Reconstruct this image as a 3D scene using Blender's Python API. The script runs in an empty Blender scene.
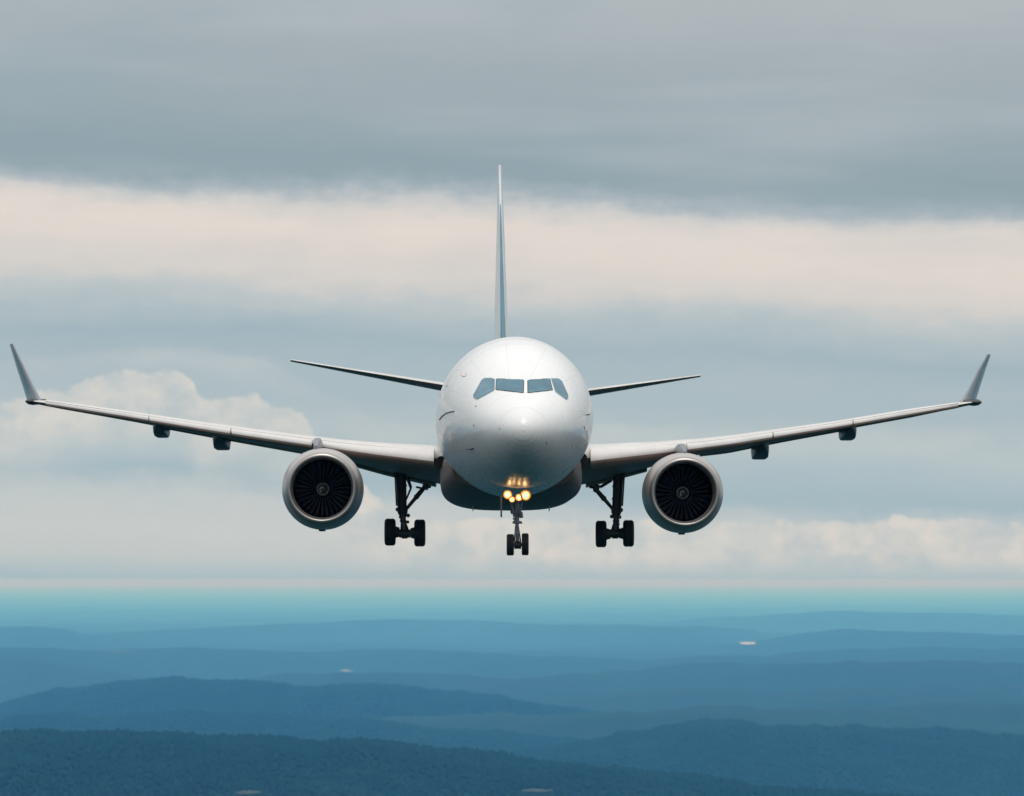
import bpy, bmesh, math, random
import numpy as np
from mathutils import Vector, Matrix
random.seed(7)
rng = np.random.default_rng(11)

# ------------------------------------------------------------------ camera
S = bpy.context.scene
COL = S.collection
F, HOR, H = 4272.0, 580.0, 400.0           # focal length in pixels, eye level row, camera height above the plain (m)
TH = math.atan((HOR - 398.0) / F)
cd = bpy.data.cameras.new('camera')
cam = bpy.data.objects.new('camera', cd)
COL.objects.link(cam)
cam.location = (0, 0, H)
cam.rotation_euler = (math.pi / 2 + TH, 0, 0)
cd.sensor_width = 36.0
cd.lens = 36.0 * F / 1024.0
cd.clip_start, cd.clip_end = 1.0, 900000.0
cd.dof.use_dof = True
cd.dof.focus_distance = 108.0
cd.dof.aperture_fstop = 2.4
S.camera = cam

# ------------------------------------------------------------------ render
S.render.engine = 'CYCLES'
S.view_settings.view_transform = 'Standard'
S.view_settings.look = 'None'
S.view_settings.gamma = 1.0
S.view_settings.use_curve_mapping = False
S.view_settings.exposure = 0.0
S.cycles.use_denoising = True
S.cycles.max_bounces = 8
S.cycles.volume_bounces = 4

# ------------------------------------------------------------------ sky
SUN_EL, SUN_AZ = math.radians(58), math.radians(176)     # azimuth from +Y towards +X: behind the camera
W = bpy.data.worlds.new('World')
S.world = W
W.use_nodes = True
nt = W.node_tree
nt.nodes.clear()


def nd(tree, typ, **kw):
    n = tree.nodes.new(typ)
    for k, v in kw.items():
        setattr(n, k, v)
    return n


def mth(tree, op, a, b=None, c=None, clamp=False):
    n = nd(tree, 'ShaderNodeMath', operation=op, use_clamp=clamp)
    for i, v in enumerate((a, b, c)):
        if v is None:
            continue
        if isinstance(v, (int, float)):
            n.inputs[i].default_value = v
        else:
            tree.links.new(v, n.inputs[i])
    return n.outputs[0]


def lin(c):
    return tuple(((v / 255) / 12.92 if v / 255 <= 0.04045 else ((v / 255 + 0.055) / 1.055) ** 2.4) for v in c)


def ramp(tree, fac, stops, interp='EASE'):
    n = nd(tree, 'ShaderNodeValToRGB')
    r = n.color_ramp
    r.interpolation = interp
    while len(r.elements) < len(stops):
        r.elements.new(0.5)
    for e, (p, c) in zip(r.elements, stops):
        e.position = p
        e.color = (*c, 1.0) if len(c) == 3 else c
    tree.links.new(fac, n.inputs[0])
    return n.outputs[0]


def noise(tree, vec, scale, detail=4, rough=0.5, dist=0.0):
    n = nd(tree, 'ShaderNodeTexNoise')
    n.inputs['Scale'].default_value = scale
    n.inputs['Detail'].default_value = detail
    n.inputs['Roughness'].default_value = rough
    n.inputs['Distortion'].default_value = dist
    if vec is not None:
        tree.links.new(vec, n.inputs['Vector'])
    return n.outputs['Fac']


def mapr(tree, v, a, b, c=0.0, d=1.0, smooth=False):
    n = nd(tree, 'ShaderNodeMapRange')
    n.interpolation_type = 'SMOOTHSTEP' if smooth else 'LINEAR'
    n.clamp = True
    for i, x in enumerate((a, b, c, d)):
        n.inputs[i + 1].default_value = x
    tree.links.new(v, n.inputs[0])
    return n.outputs[0]


def mixc(tree, fac, a, b):
    n = nd(tree, 'ShaderNodeMix', data_type='RGBA')
    for s, v in ((n.inputs['Factor'], fac), (n.inputs['A'], a), (n.inputs['B'], b)):
        if s.type == 'VALUE' or n.inputs['Factor'] is s:
            s = n.inputs[0]
    socks = (n.inputs[0], n.inputs[6], n.inputs[7])
    for s, v in zip(socks, (fac, a, b)):
        if isinstance(v, tuple):
            s.default_value = (*v, 1.0) if len(v) == 3 else v
        elif isinstance(v, (int, float)):
            s.default_value = v
        else:
            tree.links.new(v, s)
    return n.outputs[2]


geo = nd(nt, 'ShaderNodeTexCoord')
sep = nd(nt, 'ShaderNodeSeparateXYZ')
nt.links.new(geo.outputs['Generated'], sep.inputs[0])
dx, dy, dz = sep.outputs
az = mth(nt, 'ARCTAN2', dx, dy)            # compass direction of the sky point
el = mth(nt, 'ARCSINE', dz)                # its elevation


def skyvec(su, sv, off=0.0):
    n = nd(nt, 'ShaderNodeCombineXYZ')
    nt.links.new(mth(nt, 'MULTIPLY', az, su), n.inputs[0])
    nt.links.new(mth(nt, 'MULTIPLY', el, sv), n.inputs[1])
    n.inputs[2].default_value = off
    return n.outputs[0]


def e_of(y):                               # elevation (rad) of a row of the photograph, for reading the cloud bands off it
    return (HOR - y) / F


# layered stratus: colour by elevation, wavering with the compass direction
w1 = mth(nt, 'SUBTRACT', noise(nt, skyvec(14, 60), 1.0, 5, 0.55), 0.5)
w2 = mth(nt, 'SUBTRACT', noise(nt, skyvec(120, 170, 3.0), 1.0, 7, 0.62), 0.5)
tilt = mth(nt, 'MULTIPLY', az, 0.045)      # the bands sink a little towards the right
elw = mth(nt, 'ADD', el, tilt)
elw = mth(nt, 'ADD', elw, mth(nt, 'MULTIPLY', w1, 0.014))
elw = mth(nt, 'ADD', elw, mth(nt, 'MULTIPLY', w2, 0.0058))
bands = [(640, (96, 128, 142)), (592, (184, 196, 200)), (572, (192, 200, 200)), (540, (198, 204, 203)), (512, (192, 200, 202)),
         (490, (162, 184, 194)), (470, (170, 189, 197)), (440, (182, 195, 199)), (405, (170, 187, 194)), (372, (168, 185, 193)), (345, (160, 179, 189)),
         (322, (174, 188, 194)), (306, (190, 197, 199)), (288, (213, 208, 203)), (262, (224, 214, 206)), (236, (229, 218, 209)), (224, (225, 215, 207)),
         (211, (205, 204, 202)), (199, (169, 180, 186)), (185, (145, 163, 171)), (165, (143, 161, 169)), (120, (155, 169, 175)), (70, (162, 173, 178)), (20, (173, 181, 184)),
         (-60, (182, 187, 190)), (-260, (192, 197, 199))]
E0, E1 = -0.03, 0.21
fac = mapr(nt, elw, E0, E1)
stops = [((e_of(y) - E0) / (E1 - E0), lin(c)) for y, c in bands]
strat = ramp(nt, fac, stops, 'LINEAR')
# soft streaks inside the grey deck
st = noise(nt, skyvec(8, 62, 7.0), 1.0, 3, 0.5)
st2 = noise(nt, skyvec(16, 48, 1.0), 1.0, 4, 0.5)
deck = mapr(nt, elw, e_of(212), e_of(188), 0.5, 1.0)
strat = mixc(nt, mth(nt, 'MULTIPLY', mth(nt, 'MULTIPLY', mapr(nt, st, 0.46, 0.74, 0, 1, True), 0.30), deck), strat, lin((194, 199, 202)))
strat = mixc(nt, mth(nt, 'MULTIPLY', mth(nt, 'MULTIPLY', mapr(nt, st2, 0.48, 0.75, 0, 1, True), 0.3), deck), strat, lin((146, 167, 177)))

# heaped clouds low on the left and a bank low on the right: each is a height profile along the compass
lump = mth(nt, 'SUBTRACT', noise(nt, skyvec(95, 120, 5.0), 1.0, 8, 0.6), 0.5)
lump2 = mth(nt, 'SUBTRACT', noise(nt, skyvec(30, 70, 9.0), 1.0, 5, 0.6), 0.5)


def bank(profile, edge, rough, body):
    """profile: (column, row) pairs of the top outline; returns its cover."""
    us = [(x - 512) / F for x, y in profile]
    a, b = us[0], us[-1]
    f = mapr(nt, az, a, b)
    n = nd(nt, 'ShaderNodeFloatCurve')
    c = n.mapping.curves[0]
    pts = [((u - a) / (b - a), (e_of(y) + 0.02) / 0.12) for u, (x, y) in zip(us, profile)]
    c.points[0].location = pts[0]
    c.points[1].location = pts[-1]
    for p in pts[1:-1]:
        c.points.new(*p)
    n.mapping.update()
    nt.links.new(f, n.inputs['Value'])
    top = mth(nt, 'SUBTRACT', mth(nt, 'MULTIPLY', n.outputs[0], 0.12), 0.02)
    top = mth(nt, 'ADD', top, mth(nt, 'MULTIPLY', lump, rough))
    d = mth(nt, 'SUBTRACT', top, el)
    cov = mapr(nt, d, 0.0, edge, 0, 1, True)
    fade = mth(nt, 'SUBTRACT', 1.0, mapr(nt, d, body * 0.3, body, 0, 1, True))
    fwd = mth(nt, 'GREATER_THAN', dy, 0.0)
    return mth(nt, 'MULTIPLY', mth(nt, 'MULTIPLY', cov, fade), fwd)


cum1 = bank([(-500, 420), (-200, 410), (-20, 402), (30, 396), (70, 385), (95, 376), (118, 368), (145, 372), (166, 367), (190, 380), (205, 400),
             (225, 394), (250, 393), (275, 404), (300, 412), (318, 440), (345, 470), (420, 520)], 0.0014, 0.010, 0.024)
wisp = bank([(-300, 372), (-40, 362), (60, 352), (120, 345), (190, 342), (240, 349), (262, 353), (300, 372), (380, 420)], 0.0028, 0.004, 0.012)
low = bank([(-600, 505), (-100, 503), (60, 497), (160, 500), (260, 497), (420, 512), (560, 520), (660, 512), (730, 498), (800, 508), (880, 522), (960, 520),
            (1024, 518), (1300, 512), (1700, 520)], 0.0045, 0.0055, 0.016)
sk = mixc(nt, mth(nt, 'MULTIPLY', low, mapr(nt, lump2, -0.25, 0.2, 0.12, 0.42)), strat, lin((204, 205, 203)))
sk = mixc(nt, mth(nt, 'MULTIPLY', wisp, mapr(nt, lump2, -0.15, 0.2, 0.0, 0.5)), sk, lin((202, 205, 204)))
sk = mixc(nt, mth(nt, 'MULTIPLY', cum1, mapr(nt, lump2, -0.22, 0.15, 0.6, 1.0)), sk, mixc(nt, mapr(nt, lump, -0.14, 0.12), lin((188, 197, 199)), lin((219, 214, 207))))
# the far rim of the sky pales to blue
sk = mixc(nt, mth(nt, 'SUBTRACT', 1.0, mapr(nt, el, e_of(590), e_of(552), 0, 1, True)), sk, lin((164, 188, 198)))
# thinner, brighter cloud overhead
hi = noise(nt, geo.outputs['Generated'], 3.0, 5, 0.6)
over = mixc(nt, mapr(nt, hi, 0.3, 0.7), (0.86, 0.90, 0.94), (1.18, 1.16, 1.12))
sk = mixc(nt, mapr(nt, el, 0.16, 0.62, 0, 1, True), sk, over)

sky = nd(nt, 'ShaderNodeTexSky', sky_type='NISHITA')
sky.sun_disc = False
sky.sun_elevation = SUN_EL
sky.sun_rotation = SUN_AZ
sky.altitude = 400.0
b1 = nd(nt, 'ShaderNodeBackground')
nt.links.new(sky.outputs[0], b1.inputs[0])
b1.inputs[1].default_value = 0.1
b2 = nd(nt, 'ShaderNodeBackground')
nt.links.new(sk, b2.inputs[0])
b2.inputs[1].default_value = 1.0
ms = nd(nt, 'ShaderNodeMixShader')
ms.inputs[0].default_value = 0.94
nt.links.new(b1.outputs[0], ms.inputs[1])
nt.links.new(b2.outputs[0], ms.inputs[2])
wo = nd(nt, 'ShaderNodeOutputWorld')
nt.links.new(ms.outputs[0], wo.inputs[0])

# ------------------------------------------------------------------ sun through cloud
sl = bpy.data.lights.new('sun', 'SUN')
sl.energy = 1.5
sl.angle = math.radians(14)
sl.color = (1.0, 0.95, 0.88)
so = bpy.data.objects.new('sun', sl)
COL.objects.link(so)
sdir = Vector((math.sin(SUN_AZ) * math.cos(SUN_EL), math.cos(SUN_AZ) * math.cos(SUN_EL), math.sin(SUN_EL)))
so.rotation_euler = sdir.to_track_quat('Z', 'Y').to_euler()
so.location = sdir * 200 + Vector((0, 0, H))


# ------------------------------------------------------------------ helpers
def at(px, py, Y):
    """the point of the place at distance Y (m) ahead that a measurement on the photograph refers to"""
    v = math.tan(TH + math.atan((398.0 - py) / F))
    z = v * Y
    dep = Y * math.cos(TH) + z * math.sin(TH)
    return Vector(((px - 512.0) / F * dep, Y, H + z))


def link(name, me, m=None, parent=None, smooth=True):
    o = bpy.data.objects.new(name, me)
    COL.objects.link(o)
    if m is not None:
        me.materials.append(m)
    if parent is not None:
        o.parent = parent
    if smooth:
        for p in me.polygons:
            p.use_smooth = True
    return o


def sharp(me, deg=35):
    me.set_sharp_from_angle(angle=math.radians(deg))


class MB:
    def __init__(self):
        self.v, self.f = [], []

    def add(self, verts, faces):
        n = len(self.v)
        self.v += [tuple(p) for p in verts]
        self.f += [tuple(i + n for i in f) for f in faces]
        return self

    def loft(self, rings, closed=True, caps=True):
        n = len(rings[0])
        vs = [p for r in rings for p in r]
        fs = []
        for i in range(len(rings) - 1):
            for j in range(n if closed else n - 1):
                k = (j + 1) % n
                fs.append((i * n + j, i * n + k, (i + 1) * n + k, (i + 1) * n + j))
        if caps and closed:
            fs.append(tuple(range(n - 1, -1, -1)))
            fs.append(tuple(range((len(rings) - 1) * n, len(rings) * n)))
        return self.add(vs, fs)

    def tube(self, p, q, r0, r1=None, n=14):
        r1 = r0 if r1 is None else r1
        p, q = Vector(p), Vector(q)
        d = (q - p).normalized()
        a = d.orthogonal().normalized()
        b = d.cross(a)
        rings = [[c + (a * math.cos(t) + b * math.sin(t)) * r for t in [2 * math.pi * k / n for k in range(n)]] for c, r in ((p, r0), (q, r1))]
        return self.loft(rings)

    def rev(self, c, axis, prof, n=48, caps=True):
        """prof: (distance along axis, radius)"""
        c = Vector(c)
        d = Vector(axis).normalized()
        a = Vector((0, 0, 1)) if abs(d.z) < 0.9 else Vector((1, 0, 0))
        a = (a - d * a.dot(d)).normalized()
        b = d.cross(a)
        rings = [[c + d * s + (a * math.cos(t) + b * math.sin(t)) * r for t in [2 * math.pi * k / n for k in range(n)]] for s, r in prof]
        return self.loft(rings, caps=caps)

    def box(self, c, sx, sy, sz, rot=None):
        c = Vector(c)
        R = rot if rot is not None else Matrix.Identity(3)
        vs = [c + R @ Vector((x * sx / 2, y * sy / 2, z * sz / 2)) for x in (-1, 1) for y in (-1, 1) for z in (-1, 1)]
        return self.add(vs, [(0, 1, 3, 2), (4, 6, 7, 5), (0, 4, 5, 1), (2, 3, 7, 6), (0, 2, 6, 4), (1, 5, 7, 3)])

    def build(self, name, m, parent=None, angle=35, bevel=0.0):
        me = bpy.data.meshes.new(name)
        me.from_pydata(self.v, [], self.f)
        bm = bmesh.new()
        bm.from_mesh(me)
        bmesh.ops.remove_doubles(bm, verts=bm.verts, dist=1e-5)
        bmesh.ops.recalc_face_normals(bm, faces=bm.faces)
        bm.to_mesh(me)
        bm.free()
        o = link(name, me, m, parent)
        sharp(me, angle)
        if bevel:
            b = o.modifiers.new('bevel', 'BEVEL')
            b.width = bevel
            b.segments = 2
            b.angle_limit = math.radians(40)
        return o


def mat(name, col, rough=0.5, metal=0.0, coat=0.0, var=0.12, scale=3.0, stretch=(1, 1, 1), bump=0.0, ior=1.5, tint=None, rv=0.03):
    m = bpy.data.materials.new(name)
    m.use_nodes = True
    t = m.node_tree
    b = t.nodes['Principled BSDF']
    tc = nd(t, 'ShaderNodeTexCoord')
    mp = nd(t, 'ShaderNodeMapping')
    mp.inputs['Scale'].default_value = stretch
    t.links.new(tc.outputs['Object'], mp.inputs[0])
    n1 = noise(t, mp.outputs[0], scale, 6, 0.6)
    dark = tint if tint else tuple(c * (1 - 2.2 * var) for c in col)
    c = mixc(t, mapr(t, n1, 0.35, 0.75), col, dark)
    t.links.new(c, b.inputs['Base Color'])
    n2 = noise(t, mp.outputs[0], scale * 4, 4, 0.6)
    r = mapr(t, n2, 0.3, 0.7, max(rough - rv, 0.02), min(rough + rv, 1))
    t.links.new(r, b.inputs['Roughness'])
    b.inputs['Metallic'].default_value = metal
    b.inputs['IOR'].default_value = ior
    b.inputs['Coat Weight'].default_value = coat
    b.inputs['Coat Roughness'].default_value = 0.06
    if bump:
        bn = nd(t, 'ShaderNodeBump')
        bn.inputs['Strength'].default_value = bump
        bn.inputs['Distance'].default_value = 0.02
        t.links.new(n2, bn.inputs['Height'])
        t.links.new(bn.outputs[0], b.inputs['Normal'])
    return m


def glow(name, col, strength):
    m = bpy.data.materials.new(name)
    m.use_nodes = True
    b = m.node_tree.nodes['Principled BSDF']
    b.inputs['Base Color'].default_value = (0.05, 0.04, 0.03, 1)
    b.inputs['Emission Color'].default_value = (*col, 1)
    b.inputs['Emission Strength'].default_value = strength
    return m


M_white = mat('white_fuselage_paint', (0.80, 0.80, 0.79), 0.28, 0, 0.5, 0.03, 0.6, (1, 0.25, 1))
M_wing = mat('light_grey_wing_paint', (0.66, 0.65, 0.63), 0.35, 0, 0.25, 0.06, 1.2, (1, 0.4, 1), tint=(0.52, 0.49, 0.46))
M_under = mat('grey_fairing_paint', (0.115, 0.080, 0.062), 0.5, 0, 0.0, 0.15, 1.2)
M_slat = mat('pale_slat_metal', (0.72, 0.69, 0.67), 0.36, 0.3, 0.1, 0.05, 2.0)
M_low = mat('shaded_lower_skin', (0.19, 0.135, 0.105), 0.45, 0, 0.0, 0.1, 1.2)  # dark tone stands for the shade on downward-facing skins
M_seam = mat('slat_seam_sealant', (0.33, 0.32, 0.31), 0.6, 0, 0, 0.1, 3)
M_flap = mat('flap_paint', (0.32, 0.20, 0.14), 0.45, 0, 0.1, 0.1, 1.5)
M_pylon = mat('pylon_paint', (0.17, 0.19, 0.22), 0.4, 0, 0.1, 0.1, 2)
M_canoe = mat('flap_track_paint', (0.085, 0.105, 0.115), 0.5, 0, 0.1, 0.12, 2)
M_nac = mat('nacelle_metal', (0.50, 0.47, 0.455), 0.36, 0.5, 0.1, 0.06, 1.2)
M_lip = mat('polished_inlet_metal', (0.39, 0.365, 0.35), 0.40, 0.85, 0, 0.04, 3)
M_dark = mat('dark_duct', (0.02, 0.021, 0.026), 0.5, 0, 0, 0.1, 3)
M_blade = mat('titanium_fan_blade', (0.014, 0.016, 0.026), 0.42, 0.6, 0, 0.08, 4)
M_spin = mat('spinner_paint', (0.05, 0.05, 0.055), 0.35, 0, 0.2, 0.1, 4)
M_mark = mat('spinner_white_mark', (0.46, 0.46, 0.45), 0.45, 0, 0, 0.05, 4)
M_glass = mat('cockpit_glass', (0.17, 0.31, 0.39), 0.07, 1.0, 0, 0.16, 1.6, (0.5, 1, 1.6))      # the panes carry a blue metal film
M_seal = mat('window_seal', (0.07, 0.07, 0.07), 0.6, 0, 0, 0.1, 5)
M_sill = mat('window_frame_paint', (0.46, 0.48, 0.49), 0.4, 0, 0.2, 0.06, 3)
M_tyre = mat('tyre_rubber', (0.012, 0.013, 0.016), 0.75, 0, 0, 0.2, 6, bump=0.2)
M_rim = mat('wheel_rim_metal', (0.25, 0.25, 0.25), 0.45, 0.5, 0, 0.15, 6)
M_gear = mat('gear_steel', (0.055, 0.055, 0.058), 0.45, 0.2, 0, 0.25, 5)
M_nose_gear = mat('nose_gear_paint', (0.22, 0.23, 0.26), 0.4, 0.1, 0, 0.2, 5)
M_fin = mat('fin_white_paint', (0.74, 0.77, 0.78), 0.35, 0, 0.3, 0.04, 0.8)
M_teal = mat('fin_teal_paint', (0.075, 0.22, 0.29), 0.35, 0, 0.3, 0.1, 0.8)
M_winglet = mat('winglet_paint', (0.20, 0.235, 0.265), 0.35, 0, 0.3, 0.08, 1.2)
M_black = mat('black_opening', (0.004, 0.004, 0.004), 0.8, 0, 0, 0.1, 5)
M_port = mat('dark_probe_metal', (0.06, 0.06, 0.065), 0.4, 0.3, 0, 0.1, 8)
M_emblem = mat('faded_red_emblem', (0.66, 0.52, 0.49), 0.4, 0, 0.3, 0.05, 8)
M_lamp = glow('gear_lamp_lens', (1.0, 0.72, 0.32), 2.3)
M_reflector = mat('lamp_reflector', (0.80, 0.50, 0.22), 0.5, 0.2, 0, 0.05, 8)
M_brass = mat('warm_gear_door_paint', (0.30, 0.22, 0.17), 0.5, 0, 0, 0.15, 5)

# dark ground reflection painted into the belly colour, below a line falling from the nose
# panel seams on the white paint: thin dark rings every few metres, breaking up with the dirt
t = M_white.node_tree
t.nodes['Principled BSDF'].inputs['Coat Roughness'].default_value = 0.07
b = t.nodes['Principled BSDF']
old = b.inputs['Base Color'].links[0].from_socket
tc = nd(t, 'ShaderNodeTexCoord')
sp = nd(t, 'ShaderNodeSeparateXYZ')
t.links.new(tc.outputs['Object'], sp.inputs[0])
md = mth(t, 'ABSOLUTE', mth(t, 'SUBTRACT', mth(t, 'MODULO', mth(t, 'ADD', sp.outputs[1], 1.43), 1.52), 0.76))
seam = mth(t, 'MULTIPLY', mth(t, 'LESS_THAN', md, 0.008), mth(t, 'LESS_THAN', sp.outputs[1], 105.0))
aa = mth(t, 'ARCTAN2', sp.outputs[0], mth(t, 'SUBTRACT', sp.outputs[2], at(512, 420, 104).z))
ma = mth(t, 'ABSOLUTE', mth(t, 'SUBTRACT', mth(t, 'MODULO', mth(t, 'ADD', aa, 7.1), 0.52), 0.26))
seam2 = mth(t, 'MULTIPLY', mth(t, 'LESS_THAN', ma, 0.005), mth(t, 'MULTIPLY', mth(t, 'LESS_THAN', sp.outputs[1], 104.6), mth(t, 'GREATER_THAN', sp.outputs[1], 101.6)))
sm = mth(t, 'MAXIMUM', seam, seam2)
streak = noise(t, tc.outputs['Object'], 2.2, 8, 0.7)
c2 = mixc(t, mth(t, 'MULTIPLY', mapr(t, streak, 0.5, 0.8, 0, 1, True), 0.10), old, (0.42, 0.40, 0.37))
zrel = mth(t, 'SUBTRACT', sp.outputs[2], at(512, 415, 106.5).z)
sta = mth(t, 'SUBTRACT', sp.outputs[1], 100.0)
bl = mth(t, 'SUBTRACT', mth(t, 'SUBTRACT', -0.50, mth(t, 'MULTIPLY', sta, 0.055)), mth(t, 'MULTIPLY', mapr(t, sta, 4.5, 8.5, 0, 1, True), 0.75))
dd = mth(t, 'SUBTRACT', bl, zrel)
soft = mapr(t, dd, -0.05, 0.40)                     # the painted reflection blends in on the radome, with a crisp edge behind it
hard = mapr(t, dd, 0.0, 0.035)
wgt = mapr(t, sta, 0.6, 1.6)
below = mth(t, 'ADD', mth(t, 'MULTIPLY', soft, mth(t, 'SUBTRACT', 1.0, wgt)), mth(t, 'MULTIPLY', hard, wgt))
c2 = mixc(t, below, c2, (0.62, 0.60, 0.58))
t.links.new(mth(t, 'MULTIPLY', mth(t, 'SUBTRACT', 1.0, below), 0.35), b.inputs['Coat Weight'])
wv = noise(t, tc.outputs['Object'], 1.7, 3, 0.5)      # the skin is not perfectly even between its frames
bn = nd(t, 'ShaderNodeBump')
bn.inputs['Strength'].default_value = 0.25
bn.inputs['Distance'].default_value = 0.025
t.links.new(wv, bn.inputs['Height'])
t.links.new(bn.outputs[0], b.inputs['Normal'])
t.links.new(bn.outputs[0], b.inputs['Coat Normal'])
# outline of the forward doors
dy_ = mth(t, 'SUBTRACT', mth(t, 'ABSOLUTE', mth(t, 'SUBTRACT', sp.outputs[1], 104.85)), 0.43)
dz_ = mth(t, 'SUBTRACT', mth(t, 'ABSOLUTE', mth(t, 'SUBTRACT', zrel, 0.12)), 0.92)
dr = mth(t, 'LESS_THAN', mth(t, 'ABSOLUTE', mth(t, 'MAXIMUM', dy_, dz_)), 0.012)
sm = mth(t, 'MAXIMUM', sm, dr)
c2 = mixc(t, mth(t, 'MULTIPLY', sm, 0.30), c2, (0.35, 0.35, 0.34))
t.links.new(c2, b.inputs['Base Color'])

# ------------------------------------------------------------------ land
wav = [(rng.uniform(0, 2 * math.pi), rng.uniform(0, 2 * math.pi), rng.uniform(0.7, 1.4)) for _ in range(60)]


def nz(x, y, wl, octaves=4):
    """smooth noise of the plain about -1..1 with longest wavelength wl"""
    out = np.zeros_like(x)
    amp, k = 1.0, 0
    for o in range(octaves):
        for _ in range(5):
            a, ph, q = wav[(k * 7 + 3) % 60]
            k += 1
            kk = 2 * math.pi / (wl * q)
            out = out + amp * 0.38 * np.sin(kk * (x * math.cos(a) + y * math.sin(a)) + ph * 3)
        amp *= 0.5
        wl *= 0.47
    return out


def land_mat(name, cols, big, bump_scale):
    m = bpy.data.materials.new(name)
    m.use_nodes = True
    t = m.node_tree
    b = t.nodes['Principled BSDF']
    g = nd(t, 'ShaderNodeNewGeometry')
    n1 = noise(t, g.outputs['Position'], 1 / big, 8, 0.62)
    n2 = noise(t, g.outputs['Position'], 1 / 60.0, 6, 0.7)
    c = ramp(t, n1, [(0.0, cols[0]), (0.47, cols[0]), (0.56, cols[1]), (0.66, cols[2]), (1.0, cols[2])], 'LINEAR')
    c = mixc(t, mapr(t, n2, 0.4, 0.7, 0, 0.6), c, tuple(v * 0.55 for v in cols[0]))
    t.links.new(c, b.inputs['Base Color'])
    b.inputs['Roughness'].default_value = 0.95
    b.inputs['Specular IOR Level'].default_value = 0.1
    bn = nd(t, 'ShaderNodeBump')
    bn.inputs['Strength'].default_value = 0.8
    bn.inputs['Distance'].default_value = bump_scale
    t.links.new(n2, bn.inputs['Height'])
    t.links.new(bn.outputs[0], b.inputs['Normal'])
    return m


M_plain = land_mat('plain_woods_and_fields', ((0.003, 0.026, 0.028), (0.005, 0.031, 0.030), (0.010, 0.039, 0.037)), 2600.0, 8.0)
M_hill = land_mat('wooded_hill', ((0.003, 0.026, 0.028), (0.004, 0.030, 0.030), (0.008, 0.034, 0.033)), 900.0, 6.0)
M_tree = land_mat('forest_canopy', ((0.003, 0.027, 0.028), (0.005, 0.033, 0.032), (0.010, 0.040, 0.036)), 150.0, 2.0)
M_field = mat('dry_field', (0.06, 0.085, 0.06), 0.95, 0, 0, 0.15, 0.02)
M_bare = mat('bare_soil', (0.26, 0.25, 0.22), 0.95, 0, 0, 0.1, 0.01)
M_quarry = mat('pale_quarry_ground', (0.55, 0.50, 0.46), 0.95, 0, 0, 0.1, 0.01)
M_water = mat('still_lake_water', (0.05, 0.07, 0.08), 0.06, 0, 0, 0.05, 0.01)


def grid_mesh(name, X, Y, Z, m, kind='structure'):
    ny, nx = X.shape
    me = bpy.data.meshes.new(name)
    co = np.stack([X, Y, Z], -1).reshape(-1, 3)
    i = np.arange((ny - 1) * (nx - 1))
    r, c = i // (nx - 1), i % (nx - 1)
    a = r * nx + c
    fc = np.stack([a, a + 1, a + nx + 1, a + nx], -1)
    me.from_pydata(co.tolist(), [], fc.tolist())
    o = link(name, me, m)
    o['kind'] = kind
    return o


def ground_z(x, y):
    return 20.0 * nz(x, y, 3400.0, 4) + 9.0 * nz(y * 0.8, x, 1300.0, 3) - 26.0


ys = np.concatenate([-np.geomspace(150000, 2200, 60), np.linspace(-2000, 2000, 30), np.geomspace(2300, 60000, 440), np.geomspace(62000, 300000, 50)])
us = np.linspace(-1, 1, 260)
us = 0.05 * us + 0.95 * us ** 5
X = np.repeat((190000 * us)[None], ys.size, 0)
Y = np.repeat(ys[:, None], us.size, 1)
grid_mesh('ground', X, Y, ground_z(X, Y), M_plain)


class Ridge:
    """a long hill whose skyline rows were read off the photograph at its distance"""
    def __init__(self, D, prof, front, back, rough, wl):
        self.D, self.front, self.back, self.rough, self.wl = D, front, back, rough, wl
        pts = [at(px, py, D) for px, py in prof]
        self.px = np.array([p.x for p in pts])
        self.pz = np.array([p.z for p in pts])

    def crest(self, x):
        z = np.interp(x, self.px, self.pz)
        for d in (0.004, 0.009):
            z = z * 0.5 + 0.25 * (np.interp(x - d * self.D, self.px, self.pz) + np.interp(x + d * self.D, self.px, self.pz))
        return z + np.clip(z + 10, 0, 90) * (0.45 if self.D < 6000 else 1.0) * (0.055 * nz(x, x * 0 + self.D * 3, self.D * 0.035, 4) + 0.03 * nz(x, x * 0 + self.D * 7, self.D * 0.012, 3))

    def line(self, x):
        return self.D + 0.035 * self.D * nz(x, x * 0 + self.D, 2500.0, 3)

    def z(self, x, y):
        c = self.crest(x)
        d = y - self.line(x)
        s = np.where(d < 0, -d / self.front, d / self.back)
        f = np.where(s < 1, 0.5 + 0.5 * np.cos(np.pi * np.clip(s, 0, 1)), 0) ** 0.85
        spur = self.rough * nz(x, y, self.wl, 5) * np.clip(s * 2.2, 0.15, 1) * np.clip((1.2 - s), 0, 1)
        return (c + 45) * f - 45 + spur * np.clip((c + 10) / 60, 0, 1.2)

    def mesh(self, nx, ny):
        x = np.linspace(self.px[0], self.px[-1], nx)
        k = np.linspace(-1.05, 1.05, ny)
        k = np.sign(k) * np.abs(k) ** 1.25
        X = np.repeat(x[None], ny, 0)
        L = self.line(x)[None]
        Y = np.where(k[:, None] < 0, L + k[:, None] * self.front, L + k[:, None] * self.back)
        Z = self.z(X, Y)
        grid_mesh('hills', X, Y, Z, M_hill)


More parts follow.
